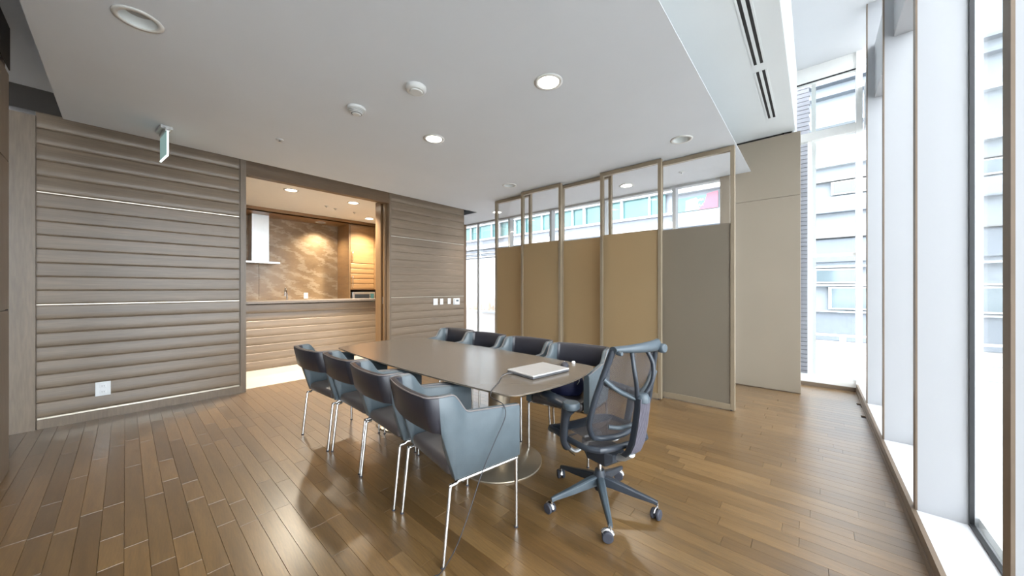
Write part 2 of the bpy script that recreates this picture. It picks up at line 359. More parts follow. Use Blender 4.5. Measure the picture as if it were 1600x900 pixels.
# back glazing Y=5.6
gz = struct(MB().box(-7.5, -.89, YG, YG+.12, 2.90, 3.42).box(-7.5, -.89, YG, YG+.10, 0, .07).build('wall_glazed', M['gframe']))
mull = [-7.2, -6.04, -5.06+.02, -3.93, -2.79, -1.62, -.90]
for x in mull: box('mullion', M['gframe'], x-.025, x+.025, YG, YG+(.13 if x > -5.5 else .03), .07, 2.90, gz)
for a, b in zip(mull[:-1], mull[1:]): box('pane', M['glass'], a+.025, b-.025, YG+.06, YG+.072, .07, 2.90, gz)
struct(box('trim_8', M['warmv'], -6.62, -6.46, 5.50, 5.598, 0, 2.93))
# bay
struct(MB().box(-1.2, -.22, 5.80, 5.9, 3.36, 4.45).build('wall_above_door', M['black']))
struct(box('wall_bay_left', M['white'], -.30, -.20, 5.80, 6.5, 0, 4.45))
d3 = struct(box('door_3', M['tan'], -.945, -.13, 5.715, 5.765, .012, 2.553, None, .002)); box('door_sweep', M['bronzed'], -.945, -.13, 5.72, 5.76, .001, .012, d3); box('door_panel', M['tan'], -.945, -.13, 5.715, 5.765, 2.557, 3.37, d3, .002)
struct(box('trim_9', M['tan'], -1.0, -.88, 5.58, 5.70, 0, 2.93))
YB = 6.37
w1 = struct(MB().box(.41, .47, YB-.05, YB+.08, 0, 4.45).box(-.2, .41, YB-.03, YB+.08, 4.24, 4.45).box(-.2, .41, YB-.03, YB+.08, 3.42, 3.53).box(-.2, .41, YB-.03, YB+.08, .05, .14).build('window_1', M['frame']))
MB().box(-.07, -.02, YB+.0, YB+.05, .14, 3.42).box(-.02, .41, YB+.0, YB+.05, 1.79, 1.83).build('window_frame', M['frame'], w1)
for (za, zb) in ((.14, 3.42), (3.53, 4.24)): box('pane', M['glassg'], -.2, .41, YB+.02, YB+.03, za, zb, w1)
struct(box('baseboard_bay', M['bronzed'], -.2, .42, YB-.06, YB-.03, 0, .05))
struct(box('trim_10', M['black'], -.2, .41, YB-.035, YB-.02, 4.225, 4.24))
# window wall on the right, X .42 .. .64
XG = .62
struct(MB().box(.42, .66, -3.2, YB, 0, .10).build('wall_right_kerb', M['sill']))
struct(MB().box(.406, .42, -3.2, YB-.03, 0, .045).box(.412, .432, -3.2, YB-.03, .045, .102).build('baseboard_right', M['bronzed']))
fins = [1.705, 2.955, 4.16, 5.35]
allf = [-3.2, -2.0, -.8, .45]+fins
for y in allf:
    f = struct(box('trim_fin', M['finw'], .436, .616, y, y+.055, .10, 4.45)); box('fin_edge', M['bronzed'], .428, .436, y-.001, y+.056, .102, 4.45, f)
bmx = MB()
for y, y2 in zip(allf, allf[1:]+[YB]): bmx.box(.487, .60, y+.055, y2, 3.41, 3.98)
struct(bmx.build('trim_beam', M['finw']))
for i, (a, b) in enumerate(zip(allf, allf[1:]+[YB-.05])):
    w = struct(MB().box(.614, .63, a+.055, a+.07, .10, 4.45).box(.612, .63, b-.012, b, .10, 4.45).box(.612, .63, a+.07, b-.012, .10, .114).build('window_%d' % (i+2), M['gasket']))
    box('pane', M['glassg'], .620, .626, a+.06, b-.006, .108, 4.45, w); box('window_sill', M['frame'], .646, .72, a+.05, b, .06, .15, w)
    box('window_frame', M['white'], .617, .66, a, a+.055, .10, 4.45, w)
# slot diffusers
for i, (ya, yb) in enumerate(((2.4, 3.86), (4.0, 5.18))):
    t = thing('slot_diffuser', ['linear slot air diffuser in the soffit, cut by the top of the photo', 'linear slot air diffuser in the soffit, end nearest the tan door'][i], 'air vent', (-.383, ya, 3.42))
    MB().box(-.05, -.035, 0, yb-ya, -.004, 0).box(-.012, .012, 0, yb-ya, -.004, 0).box(.035, .05, 0, yb-ya, -.004, 0).build('frame', M['soffit'], t)
    for x in (-.0235, .0235): box('slot', M['black'], x-.0115, x+.0115, 0, yb-ya, -.003, 0, t)

# ------------------------------------------------------------------ downlights
def downlight(x, y, lit, kitchen, label, group=None):
    t = thing('downlight', label, 'ceiling light', (x, y, H), 0, group)
    MB().lathe([(RH-.004, 0), (RH+.016, 0), (RH+.016, -.005), (RH-.012, -.006), (RH-.012, 0)], n=32, caps=False).build('trim_ring', M['trimw'], t)
    cup = MB(); n = 28; r0 = [Vector((math.cos(2*PI*k/n), math.sin(2*PI*k/n), 0)) for k in range(n)]
    cup.loft([[v*(RH-.012)+Vector((0, 0, -.002)) for v in r0], [v*(RH-.014)+Vector((0, 0, .03)) for v in r0], [v*.066+Vector((0, 0, .07)) for v in r0]], True, False)
    cup.build('reflector', M['cup'], t)
    z = .012 if lit else .052; r = RH-.014 if lit else .069
    MB().lathe([(r, z), (r, z+.004)], n=28).build('lamp', (M['lampk'] if kitchen else M['lamp']) if lit else M['lampoff'], t)
    if lit:
        ld = bpy.data.lights.new('downlight_beam', 'SPOT'); ld.energy = (50 if x < -8.1 else 190) if kitchen else 34; ld.color = (1, .89, .72) if kitchen else (1, .90, .76); ld.spot_size = 2.2; ld.spot_blend = .8; ld.shadow_soft_size = .06
        lo = bpy.data.objects.new('downlight_beam', ld); C.objects.link(lo); lo.parent = t; lo.location = (0, 0, -.012)
    return t
for (x, y), l in zip(ON, ['lit round ceiling downlight, larger of the two over the near half of the table', 'lit round ceiling downlight over the far left half of the table', 'lit ceiling downlight seen through clear glass beyond the fourth divider panel', 'lit ceiling downlight seen through clear glass of the leftmost divider panel']):
    downlight(x, y, True, False, l)
for (x, y), l in zip(OFF, ['unlit recessed downlight near the top left corner of the photo', 'unlit recessed downlight in front of the rightmost divider panel', 'unlit recessed downlight in front of the two leftmost divider panels']):
    downlight(x, y, False, False, l)
for (x, y), l in zip(KON, ['lit kitchen ceiling downlight nearest the range hood', 'lit kitchen ceiling downlight, middle one by the opening', 'lit kitchen ceiling downlight above the tall cabinet']):
    downlight(x, y, True, True, l)
t = downlight(-8.35, 2.92, True, True, 'lit downlight in the wood soffit above the stone backsplash'); t.location.z = 2.846
# smoke detectors, sprinklers, exit sign
t = thing('heat_detector', 'white round ceiling detector with flat face, right of the ribbed one', 'detector', (-2.344, 1.512, H))
MB().lathe([(.078, 0), (.080, -.018), (.072, -.034), (.060, -.038)], n=32).build('housing', M['detector'], t); MB().lathe([(.05, -.038), (.047, -.046)], n=28).build('cover', M['detector'], t)
t = thing('smoke_detector', 'white ribbed round smoke detector, left of the flat one', 'detector', (-3.009, 1.343, H))
MB().lathe([(.075, 0), (.077, -.014), (.070, -.022)], n=32).build('base', M['detector'], t)
for k in range(3): MB().lathe([(.066-.008*k, -.024-.010*k), (.066-.008*k, -.030-.010*k)], n=28).build('rib', M['detector'], t)
MB().lathe([(.045, -.020), (.042, -.054)], n=20).build('chamber', M['slot'], t); MB().lathe([(.038, -.052), (.030, -.060)], n=20).build('cap', M['detector'], t)
def sprinkler(x, y, z, label, group=None):
    t = thing('sprinkler', label, 'sprinkler', (x, y, z), 0, group)
    MB().lathe([(.036, 0), (.034, -.006), (.016, -.007)], n=20).build('plate', M['detector'], t); MB().lathe([(.008, -.004), (.008, -.026), (.018, -.027), (.018, -.030)], n=14).build('head', M['steel'], t)
sprinkler(-4.253, 1.086, H, 'small chrome sprinkler in the ceiling between the exit sign and the kitchen')
sprinkler(-6.05, 4.98, H, 'small sprinkler beyond the end of the timber wall by the corridor glass')
sprinkler(-1.35, 5.0, H, 'small sprinkler beyond the rightmost divider panel')
for (x, y, l) in ((-7.0, 2.55, 'leftmost tiny sprinkler in the kitchen ceiling'), (-7.1, 2.75, 'middle tiny sprinkler in the kitchen ceiling'), (-7.15, 3.15, 'rightmost tiny sprinkler in the kitchen ceiling')): sprinkler(x, y, H, l, 'kitchen ceiling sprinklers')
t = thing('exit_sign', 'narrow edge-lit pale green exit sign hanging from the ceiling near the timber wall', 'sign', (-4.83, .254, H), math.atan2(.034, .30))
MB().box(-.12, .12, -.045, .045, -.03, 0).build('mount', M['detector'], t, .006); MB().box(-.10, .15, -.018, .018, -.06, -.03).build('housing', M['steel'], t, .004)
box('sign_plate', emit('sign plate', (.42, .66, .64), .12), -.15, .15, -.005, .005, -.285, -.06, t); box('plate_edge', emit('sign edge', (.85, 1, .98), .9), -.15, .15, -.006, .006, -.297, -.286, t); box('plate_edge', emit('sign edge light', (.85, 1, .98), .9), .150, .156, -.006, .006, -.297, -.06, t)

# ------------------------------------------------------------------ wall plates
def plate(x, y, z, w, h, label, cat, kind):
    t = thing(kind, label, cat, (x, y, z))
    MB().box(0, .006, -w/2, w/2, -h/2, h/2).build('plate', M['plate'], t, .002)
    if kind == 'outlet':
        for dz in (-.03, .03): MB().box(.006, .010, -.022, .022, dz-.019, dz+.019).build('socket', M['plate'], t, .003)
        MB().box(.0101, .0105, -.009, -.006, .022, .036).box(.0101, .0105, .006, .009, .022, .036).box(.0101, .0105, -.009, -.006, -.038, -.024).box(.0101, .0105, .006, .009, -.038, -.024).build('slots', M['slot'], t, kind='stuff')
    elif kind == 'light_switch': MB().box(.006, .012, -w*.25, w*.25, -h*.32, h*.32).build('rocker', M['plate'], t, .002)
    else:
        MB().box(.006, .03, -w*.38, w*.38, -h*.42, h*.42).build('housing', M['plate'], t, .004); box('display', M['tealp'], .0301, .031, -w*.2, w*.2, 0, h*.25, t)
    return t
x = XW+.016
plate(x, -.155, .305, .105, .145, 'white wall outlet low on the timber wall at left', 'outlet', 'outlet')
plate(x, 4.035, 1.092, .10, .125, 'white light switch plate, leftmost of the four by the table', 'switch', 'light_switch')
plate(x, 4.18, 1.092, .075, .115, 'small white light switch plate, second from left of the four', 'switch', 'light_switch')
plate(x, 4.37, 1.095, .075, .115, 'small white light switch plate, third from left of the four', 'switch', 'light_switch')
plate(x, 4.56, 1.085, .165, .135, 'white thermostat box nearest the end of the timber wall', 'thermostat', 'thermostat')

# ------------------------------------------------------------------ kitchen
t = thing('kitchen_counter', 'long kitchen counter with timber front and dark worktop in the wall opening', 'counter', (-6.9, 0, 0))
box('carcass', M['wallp'], -.62, -.01, .3, 3.52, .0, 1.085, t)
for k in range(8): board(t, M['wallw'], -.01, .3, 3.52, .01+k*.134, .01+(k+1)*.134, .005)
box('worktop', plain('dark worktop', (.13, .11, .095), .3, var=.1, scale=30), -.66, .06, .28, 3.54, 1.098, 1.138, t, .003)
t = thing('base_cabinet', 'low wooden kitchen cabinet run under the stone backsplash', 'cabinet', (-8.67, 0, 0))
box('carcass', M['warm'], 0, .58, .3, 3.40, 0, .88, t); box('worktop', plain('grey worktop', (.22, .2, .18), .3), 0, .62, .3, 3.405, .88, .92, t)
t = thing('tall_cabinet', 'tall warm wood kitchen cabinet beside the stone backsplash', 'cabinet', (-8.03, 3.41, 0))
MB().box(-.64, -.02, 0, .02, 0, 2.85).box(-.64, -.02, .02, 1.15, 1.32, 2.85).box(-.64, -.02, .02, 1.15, 0, .92).build('carcass', M['warm'], t)
box('door_frame', M['warmv'], -.02, 0, 0, .035, 0, 2.85, t)
for (za, zb, nm) in ((1.955, 2.80, 'door'), ):
    d = box('door', M['warm'], -.02, 0, .04, .60, za, zb, t, .002)
    MB().tube([(.0, .075, 1.99), (.03, .075, 1.99), (.03, .075, 2.22), (.0, .075, 2.22)], .007, 8).build('handle', M['chrome'], d)
d = thing_d = box('door', M['warm'], -.02, -.004, .04, .60, 1.335, 1.945, t)
for k in range(5): board(d, M['warm'], -.004, .04, .60, 1.335+.12*k, 1.335+.12*(k+1), .006)
MB().tube([(.0, .075, 1.37), (.04, .075, 1.37), (.04, .075, 1.63), (.0, .075, 1.63)], .007, 8).build('handle', M['chrome'], d)
for (za, zb) in ((1.335, 1.945), (1.955, 2.80)): box('door', M['warm'], -.02, 0, .61, 1.15, za, zb, t, .002)
box('shelf', M['warm'], -.64, -.02, .02, 1.15, .92, .95, t)
t = thing('microwave', 'silver microwave oven on the shelf of the tall cabinet', 'microwave', (-8.0, 3.76, .951))
MB().box(-.42, -.02, -.27, .27, 0, .32).build('body', M['steel'], t, .006); box('door_glass', plain('dark oven glass', (.03, .035, .04), .1), -.02, -.014, -.22, .13, .05, .27, t); box('control_panel', M['teal'], -.02, -.014, .15, .24, .04, .28, t)
MB().tube([(-.014, .135, .06), (.01, .135, .06), (.01, .135, .26), (-.014, .135, .26)], .006, 6).build('handle', M['chrome'], t)
t = thing('range_hood', 'stainless steel chimney range hood with thin flat canopy against the stone', 'range hood', (-8.67, 1.81, 0))
MB().box(0, .28, -.145, .145, 1.90, 2.85).build('chimney', M['steel'], t, .003); MB().box(0, .48, -.34, .29, 1.855, 1.895).build('canopy', M['alu'], t, .004)
t = thing('faucet', 'chrome gooseneck kitchen faucet above the counter edge', 'faucet', (-8.35, 2.26, .92))
MB().lathe([(.028, 0), (.028, .012), (.02, .02)], n=18).build('base', M['chrome'], t)
MB().tube(catmull([(0, 0, .01), (0, 0, .30), (.012, -.012, .40), (.06, -.03, .45), (.13, -.06, .44), (.16, -.075, .38), (.165, -.078, .28)], 5), .013, 10).build('spout', M['chrome'], t)
MB().tube([(0, 0, .06), (0, .05, .08), (0, .07, .14)], .007, 8).build('lever', M['chrome'], t)
plate(-8.669, 2.72, 1.19, .085, .13, 'white outlet plate on the stone backsplash right of the faucet', 'outlet', 'outlet')

# ------------------------------------------------------------------ divider panels
dl = ['frosted tan glass divider panel, leftmost of the five', 'frosted tan glass divider panel, second from the left', 'frosted tan glass divider panel, third and middle one', 'frosted tan glass divider panel behind the office chair, fourth from the left', 'greyer frosted glass divider panel at the right end, nearest the tan door']
PN = [(-4.32, -3.50, 4.42), (-3.60, -2.825, 4.29), (-2.91, -2.09, 4.42), (-2.19, -1.385, 4.29), (-1.46, -.652, 4.42)]
for i, (a, b, y) in enumerate(PN):
    t = thing('divider_panel', dl[i], 'room divider', ((a+b)/2, y, 0), 0, None)
    w = (b-a)/2; fw = .042; zt = 2.075; top = 2.925
    for s in (-1, 1): MB().box(min(s*w, s*(w-fw)), max(s*w, s*(w-fw)), 0, .05, .012, top).build('stile', M['bronze'], t, .003)
    MB().box(-w+fw, w-fw, 0, .05, top-.05, top).build('top_rail', M['bronze'], t); MB().box(-w+fw, w-fw, 0, .05, .006, .075).build('bottom_rail', M['bronze'], t, .003)
    box('frosted_pane', M['frostg'] if i == 4 else M['frost'], -w+fw, w-fw, .010, .022, .075, zt, t)
    box('clear_pane', M['glass'], -w+fw, w-fw, .028, .036, zt-.02, top-.05, t)
    for s in (-1, 1): MB().tube([(s*(w-.035), .005, .013), (s*(w-.035), .045, .013)], .012, 10).build('roller', M['rubber'], t)

# ------------------------------------------------------------------ table
def oval(hl, hw_end, hw_mid, r, n=7, bulge=.06):
    pts = []
    N = 14
    for k in range(N+1):   # far long side left->right
        u = -1+2*k/N; pts.append((u*(hl-r), hw_mid-(hw_mid-hw_end)*u*u))
    for k in range(1, n): a = PI/2-(PI/2)*k/n; pts.append((hl-r+r*math.cos(a), hw_end-r+r*math.sin(a)))
    for k in range(N+1): v = 1-2*k/N; pts.append((hl+bulge*(1-v*v), v*(hw_end-r)))
    for k in range(1, n): a = -(PI/2)*k/n; pts.append((hl-r+r*math.cos(a), -hw_end+r+r*math.sin(a)))
    for k in range(N+1): u = 1-2*k/N; pts.append((u*(hl-r), -hw_mid+(hw_mid-hw_end)*u*u))
    for k in range(1, n): a = -PI/2-(PI/2)*k/n; pts.append((-hl+r+r*math.cos(a), -hw_end+r+r*math.sin(a)))
    for k in range(N+1): v = -1+2*k/N; pts.append((-hl-bulge*(1-v*v), v*(hw_end-r)))
    for k in range(1, n): a = PI-(PI/2)*k/n; pts.append((-hl+r+r*math.cos(a), hw_end-r+r*math.sin(a)))
    return pts
tb = thing('conference_table', 'long bronze-topped conference table on round pedestals, ringed by chairs', 'table', (-2.495, 1.945, 0))
ov = oval(1.235, .50, .545, .10); MB().prism(ov, .7345, .74).build('tabletop', M['table'], tb)
MB().loft([[(x, y, .7344) for x, y in ov], [(x*.997, y*.993, .728) for x, y in ov]], False).build('top_edge', M['tedge'], tb)
MB().loft([[(x*.996, y*.99, .7279) for x, y in ov], [(x*.93, y*.86, .714) for x, y in ov]], False).build('underside', M['black'], tb)
for x in (.635, -.62):
    b = MB().lathe([(.335, 0), (.337, .003), (.337, .010), (.332, .014), (.09, .016)], (x, .005, 0), 56).build('base_plate', M['tbase'], tb)
    MB().lathe([(.085, .017), (.085, .70)], (x, .005, 0), 32).build('column', M['tbase'], tb)

# ------------------------------------------------------------------ armchairs
def armchair():
    t = thing('armchair', '', 'chair')
    hw = .278; th = .045; stn = []
    def zt(y): # top height along the side
        if y > -.105: return .698+(.732-.698)*(.225-y)/.33
        if y > -.20: u = (-.105-y)/.095; u = u*u*(3-2*u); return .732+(.832-.732)*u
        return .834
    def zb(y):
        if y > -.185: return .408
        if y > -.262: return .408+(.655-.408)*(-.185-y)/.077
        return .655
    ys = [.225, .12, 0, -.10, -.12, -.14, -.155, -.17, -.185, -.195, -.205, -.215, -.225, -.235]
    path = [(hw, y, 1, 0) for y in ys]
    R = .065; cy = -.235
    for k in range(1, 9): a = (PI/2)*k/8; path.append((hw-R+R*math.cos(a), cy-R*math.sin(a), math.cos(a), -math.sin(a)))
    for k in range(1, 8): u = 1-k/4; path.append((u*(hw-R), cy-R-.022*(1-u*u), 0, -1))
    half = path[:len(ys)+8]; path = path + [(-x, y, -nx, ny) for x, y, nx, ny in half[::-1]]
    def ring(q, grow=0, zlo=None):
        x, y, nx, ny = q; b = zb(y) if zlo is None else zlo; T = zt(y); lean = max(0, (T-.60))*.16*max(0, -ny)
        out = []
        for (o, z) in ((0, b+.006), (0, (b+T)/2), (0, T-.014), (-.006, T-.003), (-.02, T), (-th+.01, T-.001), (-th, T-.012), (-th, (b+T)/2), (-th, b+.006), (-th+.006, b), (-.006, b)):
            l = lean*(z-b)/(T-b+1e-6)
            out.append(Vector((x+nx*o, y+ny*o-l, z)))
        return out
    i1 = len(ys)+1; i2 = len(path)-i1
    rr = [ring(q) for q in path]
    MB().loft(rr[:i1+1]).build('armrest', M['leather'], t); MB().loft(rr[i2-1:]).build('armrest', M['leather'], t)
    MB().loft(rr[i1:i2]).build('backrest', M['leathershade'], t)
    MB().tube([r[3] for r in rr], .0035, 6).build('piping', M['piping'], t)
    s = MB().box(-.228, .228, -.20, .235, .405, .478).build('seat', M['seat'], t); m = s.modifiers.new('b', 'BEVEL'); m.width = .03; m.segments = 4
    for pgn in s.data.polygons: pgn.use_smooth = True
    for sx_ in (-1, 1):
        X = sx_*.262
        l = MB().tube([(X, .212, .002), (X, .212, .392)], .0095, 10).build('leg', M['chrome'], t); MB().lathe([(.011, 0), (.011, .008)], (X, .212, 0), 10).build('glide', M['rubber'], l)
        l = MB().tube([(X*.99, -.245, .002), (X*.99, -.205, .378), (X*.99, -.195, .386)], .0095, 10).build('leg', M['chrome'], t); MB().lathe([(.011, 0), (.011, .008)], (X*.99, -.245, 0), 10).build('glide', M['rubber'], l)
        MB().tube([(X, .218, .394), (X, -.165, .394), (X*.99, -.17, .384), (X*.99, -.212, .382)], .0095, 10).build('side_rail', M['chrome'], t)
    for y in (.17, -.13): MB().tube([(-.262, y, .388), (.262, y, .388)], .008, 8).build('cross_rail', M['chrome'], t)
    return t
A0 = armchair()
near = [((-3.30, 1.345), 3, 'first from the left on the camera side of the table'), ((-2.732, 1.378), -1, 'second from the left on the camera side of the table'),
        ((-2.16, 1.345), -4, 'third from the left on the camera side of the table'), ((-1.558, 1.300), -9.5, 'nearest the camera, cable draped over its right arm')]
farc = [((-3.40, 2.54), 180, 'leftmost of four behind the table on the divider side'), ((-2.82, 2.50), 181, 'second from left of four behind the table'),
        ((-2.205, 2.52), 181, 'third from left of four behind the table'), ((-1.565, 2.49), 187, 'behind the table end beside the office chair, holding the navy bag')]
for i, (pos, r, l) in enumerate(near+farc):
    a = A0 if i == 0 else dup(A0)
    a.location = (pos[0], pos[1], 0); a.rotation_euler = (0, 0, math.radians(r)); a['label'] = 'slate leather armchair, ' + l; a['group'] = 'leather armchairs around the conference table'

# ------------------------------------------------------------------ office chair (local +y forward)
oc = thing('office_chair', 'dark mesh-back office chair on casters at the right end of the table', 'chair', (-1.015, 1.985, 0), math.radians(90-20))
sp0 = math.atan2(-.092, .244)
wp = [(-1.197, 1.66), (-1.346, 2.05), (-1.022, 2.315), (-.676, 2.082), (-.785, 1.676)]
MB().lathe([(.032, .085), (.036, .10), (.04, .15), (.038, .175), (.028, .21)], n=24).build('hub', M['plastic'], oc)
inv = Matrix.Rotation(-math.radians(70), 4, 'Z')
for k, (x, y) in enumerate(wp):
    v = inv @ Vector((x+1.015, y-1.985, 0)); a = math.atan2(v.y, v.x); R = .335; Mz = Matrix.Rotation(a, 4, 'Z')
    rings = []
    for (r, w, z, hh) in ((.02, .024, .150, .058), (.08, .024, .142, .052), (.2, .019, .115, .038), (.31, .014, .094, .024), (.338, .012, .086, .024)):
        rings.append([Mz @ Vector(q) for q in ((r, -w, z-hh/2), (r, w, z-hh/2), (r, w*.9, z+hh/2-.006), (r, w*.5, z+hh/2), (r, -w*.5, z+hh/2), (r, -w*.9, z+hh/2-.006))])
    MB().loft(rings, False).build('spoke', M['plasticl'] if k in (0, 4) else M['plastic'], oc, .002)
    c = Mz @ Vector((R, 0, 0)); ca = a+[1.9, 2.6, -1.2, 1.2, 1.5][k]
    Mc = Matrix.Translation(c) @ Matrix.Rotation(ca, 4, 'Z')
    cs = MB().tube([Mc @ Vector((0, 0, .05)), Mc @ Vector((0, 0, .085))], .006, 8); 
    arc = [Mc @ Vector((-.016+.031*math.cos(q), 0, .030+.031*math.sin(q))) for q in [PI*.05+PI*.8*j/6 for j in range(7)]]
    cs.tube(arc, .011, 8, flat=.5); cas = cs.build('caster', M['chrome'], oc)
    for s in (-1, 1):
        Mw = Mc @ Matrix.Translation((-.016, s*.016, .030)) @ Matrix.Rotation(PI/2, 4, 'X')
        MB().lathe([(.026, -.009), (.030, -.006), (.030, .006), (.026, .009)], n=20, M=Mw).build('wheel', M['rubber'], cas)
MB().tube([(0, 0, .20), (0, 0, .31)], .0145, 14).build('gas_lift', M['chrome'], oc)
MB().loft([[(-w, y, z0), (w, y, z0), (w, y, z1), (-w, y, z1)] for (y, w, z0, z1) in ((-.16, .05, .33, .375), (-.12, .075, .295, .385), (.03, .08, .285, .385), (.10, .06, .32, .385))], False).build('mechanism', M['plastic'], oc, .008)
MB().tube(catmull([(-.235, .03, .40), (-.17, .03, .352), (-.08, .03, .375), (.08, .03, .375), (.17, .03, .352), (.235, .03, .40)], 5), .017, 10, flat=.7).build('arm_bracket', M['alu'], oc)
MB().loft([[(-.07, y, z), (.07, y, z), (.07, y, z+.014), (-.07, y, z+.014)] for (y, z) in ((.06, .40), (.2, .395))], False).build('slide_plate', M['alu'], oc)
MB().tube([(-.02, .17, .385), (-.15, .17, .378)], .007, 8).build('lever', M['plastic'], oc)
MB().tube(catmull([(-.09, .17, .37), (-.17, .10, .335), (-.20, .0, .345)], 5), .0028, 6).build('adjustment_cable', M['cable'], oc)
# seat: frame ring + mesh surface
def seat_pt(u, v):   # u -1..1 across, v 0..1 back to front
    w = .225+.02*math.sin(PI*v); y = -.20+.46*v; z = .452-.022*(1-u*u)*math.sin(PI*min(1, v*1.1))-.045*max(0, v-.72)**1.2*3+.010*abs(u)**3
    w *= (1-.20*max(0, (.18-v)/.18)**2)*(1-.16*max(0, (v-.85)/.15)**2)
    return Vector((u*w, y, z))
rim = [seat_pt(-1, k/12) for k in range(13)]+[seat_pt(-1+2*k/8, 1) for k in range(1, 8)]+[seat_pt(1, 1-k/12) for k in range(13)]+[seat_pt(1-2*k/8, 0) for k in range(1, 8)]
rim = rim+[rim[0], rim[1]]
MB().tube([q+Vector((0, 0, -.012)) for q in rim], .017, 8, caps=False, flat=1.1).build('seat_frame', M['plastic'], oc)
MB().loft([[seat_pt(-1+2*j/10, .02+.70*i/10) for j in range(11)] for i in range(11)], True, False, False).build('seat_mesh', M['mesh'], oc)
MB().loft([[seat_pt(u*.99, v)+Vector((0, 0, dz)) for (u, dz) in ((-1, -.02), (-1, 0), (-.5, .004), (0, .004), (.5, .004), (1, 0), (1, -.02))] for v in (.70, .75, .82, .9, .97, 1.0)], True, True).build('seat_nose', M['plastic'], oc)
# arms
for s in (-1, 1):
    ap = MB().tube(catmull([(s*.235, .03, .39), (s*.262, .025, .44), (s*.270, .01, .53), (s*.272, -.01, .615), (s*.270, -.03, .655)], 4), [.030, .030, .029, .028, .027, .027, .027, .027, .027, .028, .029, .031, .034, .038, .042, .045, .047], 12, flat=.75).build('arm_post', M['plastic'], oc)
    MB().lathe([(.046, .655), (.050, .662), (.050, .685), (.044, .692)], (s*.27, -.055, 0), 24).build('arm_joint', M['plasticl'], oc)
    pd = MB(); rings = []
    for (y, w, h) in ((-.02, .034, .024), (0, .040, .030), (.10, .042, .034), (.19, .040, .034), (.225, .030, .026), (.235, .018, .016)):
        rings.append([Vector((s*.27+w*1.05*math.cos(2*PI*k/14), y, .665+h*.75*math.copysign(abs(math.sin(2*PI*k/14))**.6, math.sin(2*PI*k/14)))) for k in range(14)])
    pd.loft(rings).build('arm_pad', M['plastic'], oc)
# back
def bk(z):  # depth of the back at height z
    return -.175-.10*((z-.50)/.53)-.03*math.sin(PI*(z-.5)/.53)-.055*max(0,(z-.72)/.3)**1.5+.02
def bw(z): return .15+.078*min(1, max(0, (z-.485)/.11))**.6-.065*max(0, (z-.66)/.37)**1.4
zs = [.49+.53*k/16 for k in range(17)]
left = [Vector((-bw(z), bk(z)+.030, z)) for z in zs]; right = [Vector((bw(z), bk(z)+.030, z)) for z in zs]
bot = [Vector((u*bw(.49), bk(.49)+.03-.028*(1-u*u), .487-.012*(1-u*u))) for u in (-.75, -.5, -.25, 0, .25, .5, .75)]
loop = left[::-1]+bot+right
MB().tube(loop, [.019]*3+[.017]*(len(loop)-6)+[.019]*3, 10, flat=1.0).build('back_frame', M['plastic'], oc)
MB().loft([[Vector((u*bw(z), bk(z)+.03-.028*(1-u*u), z)) for u in [-1+2*j/10 for j in range(11)]] for z in zs], True, False, False).build('back_mesh', M['mesh'], oc)
zt_ = 1.02; hd = []
for u in [-1+2*j/12 for j in range(13)]:
    c = Vector((u*.175, bk(zt_)+.02-.030*(1-u*u), zt_+.004)); rz_ = .026+.010*u
    hd.append([c+Vector((0, .026*math.cos(2*PI*k/14), rz_*math.sin(2*PI*k/14))) for k in range(14)])
MB().loft(hd).build('head_rail', M['plasticl'], oc)
for s in (-1, 1):
    r_ = .027 if s > 0 else .012; Mx = Matrix.Translation((s*(.178 if s > 0 else .16), bk(zt_)-.004, zt_-.012)) @ Matrix.Rotation(PI/2, 4, 'X'); MB().lathe([(r_, -.01), (r_, .020), (r_*.7, .025)], n=20, M=Mx).build('rail_cap', M['plasticl'], oc)
for s in (-1, 1):
    MB().tube(catmull([(s*(bw(.84)-.004), bk(.84)+.02, .86), (s*.13, bk(.80)-.02, .80), (s*.06, bk(.74)-.055, .762), (s*.022, bk(.72)-.08, .742)], 5), .023, 10, flat=.6).build('back_strut', M['plasticl'], oc)
    MB().tube(catmull([(s*.06, bk(1.0)-.01, 1.0), (s*.075, bk(.93)-.055, .93), (s*.062, bk(.84)-.085, .84), (s*.022, bk(.74)-.085, .745)], 5), .012, 10).build('upper_strut', M['plastic'], oc)
ys_ = [(.755, -.335), (.70, -.333), (.60, -.318), (.50, -.298), (.435, -.268), (.40, -.235)]
MB().loft([[(-.040, y+.028, z), (.040, y+.028, z), (.040, y-.016, z), (-.040, y-.016, z)] for z, y in ys_], False).build('spine', M['plastic'], oc, .008)
for k in range(9):
    x = -.034+.0085*k; MB().tube([(x, y-.0165, z) for z, y in ys_[:5]], .0030, 6).build('spine_rib', M['spine'], oc)
MB().lathe([(.038, -.02), (.040, 0), (.032, .022), (.02, .028)], (0, -.330, .752), 18).build('spine_cap', M['plasticl'], oc)
MB().tube([(0, -.255, .415), (0, -.20, .37), (0, -.13, .345)], .026, 12, flat=.8).build('back_link', M['alu'], oc)
MB().tube(catmull([(-.11, bk(.56)-.012, .565), (-.05, bk(.56)-.045, .56), (.05, bk(.56)-.045, .56), (.11, bk(.56)-.012, .565)], 5), .013, 8).build('lumbar_bar', M['plasticl'], oc)

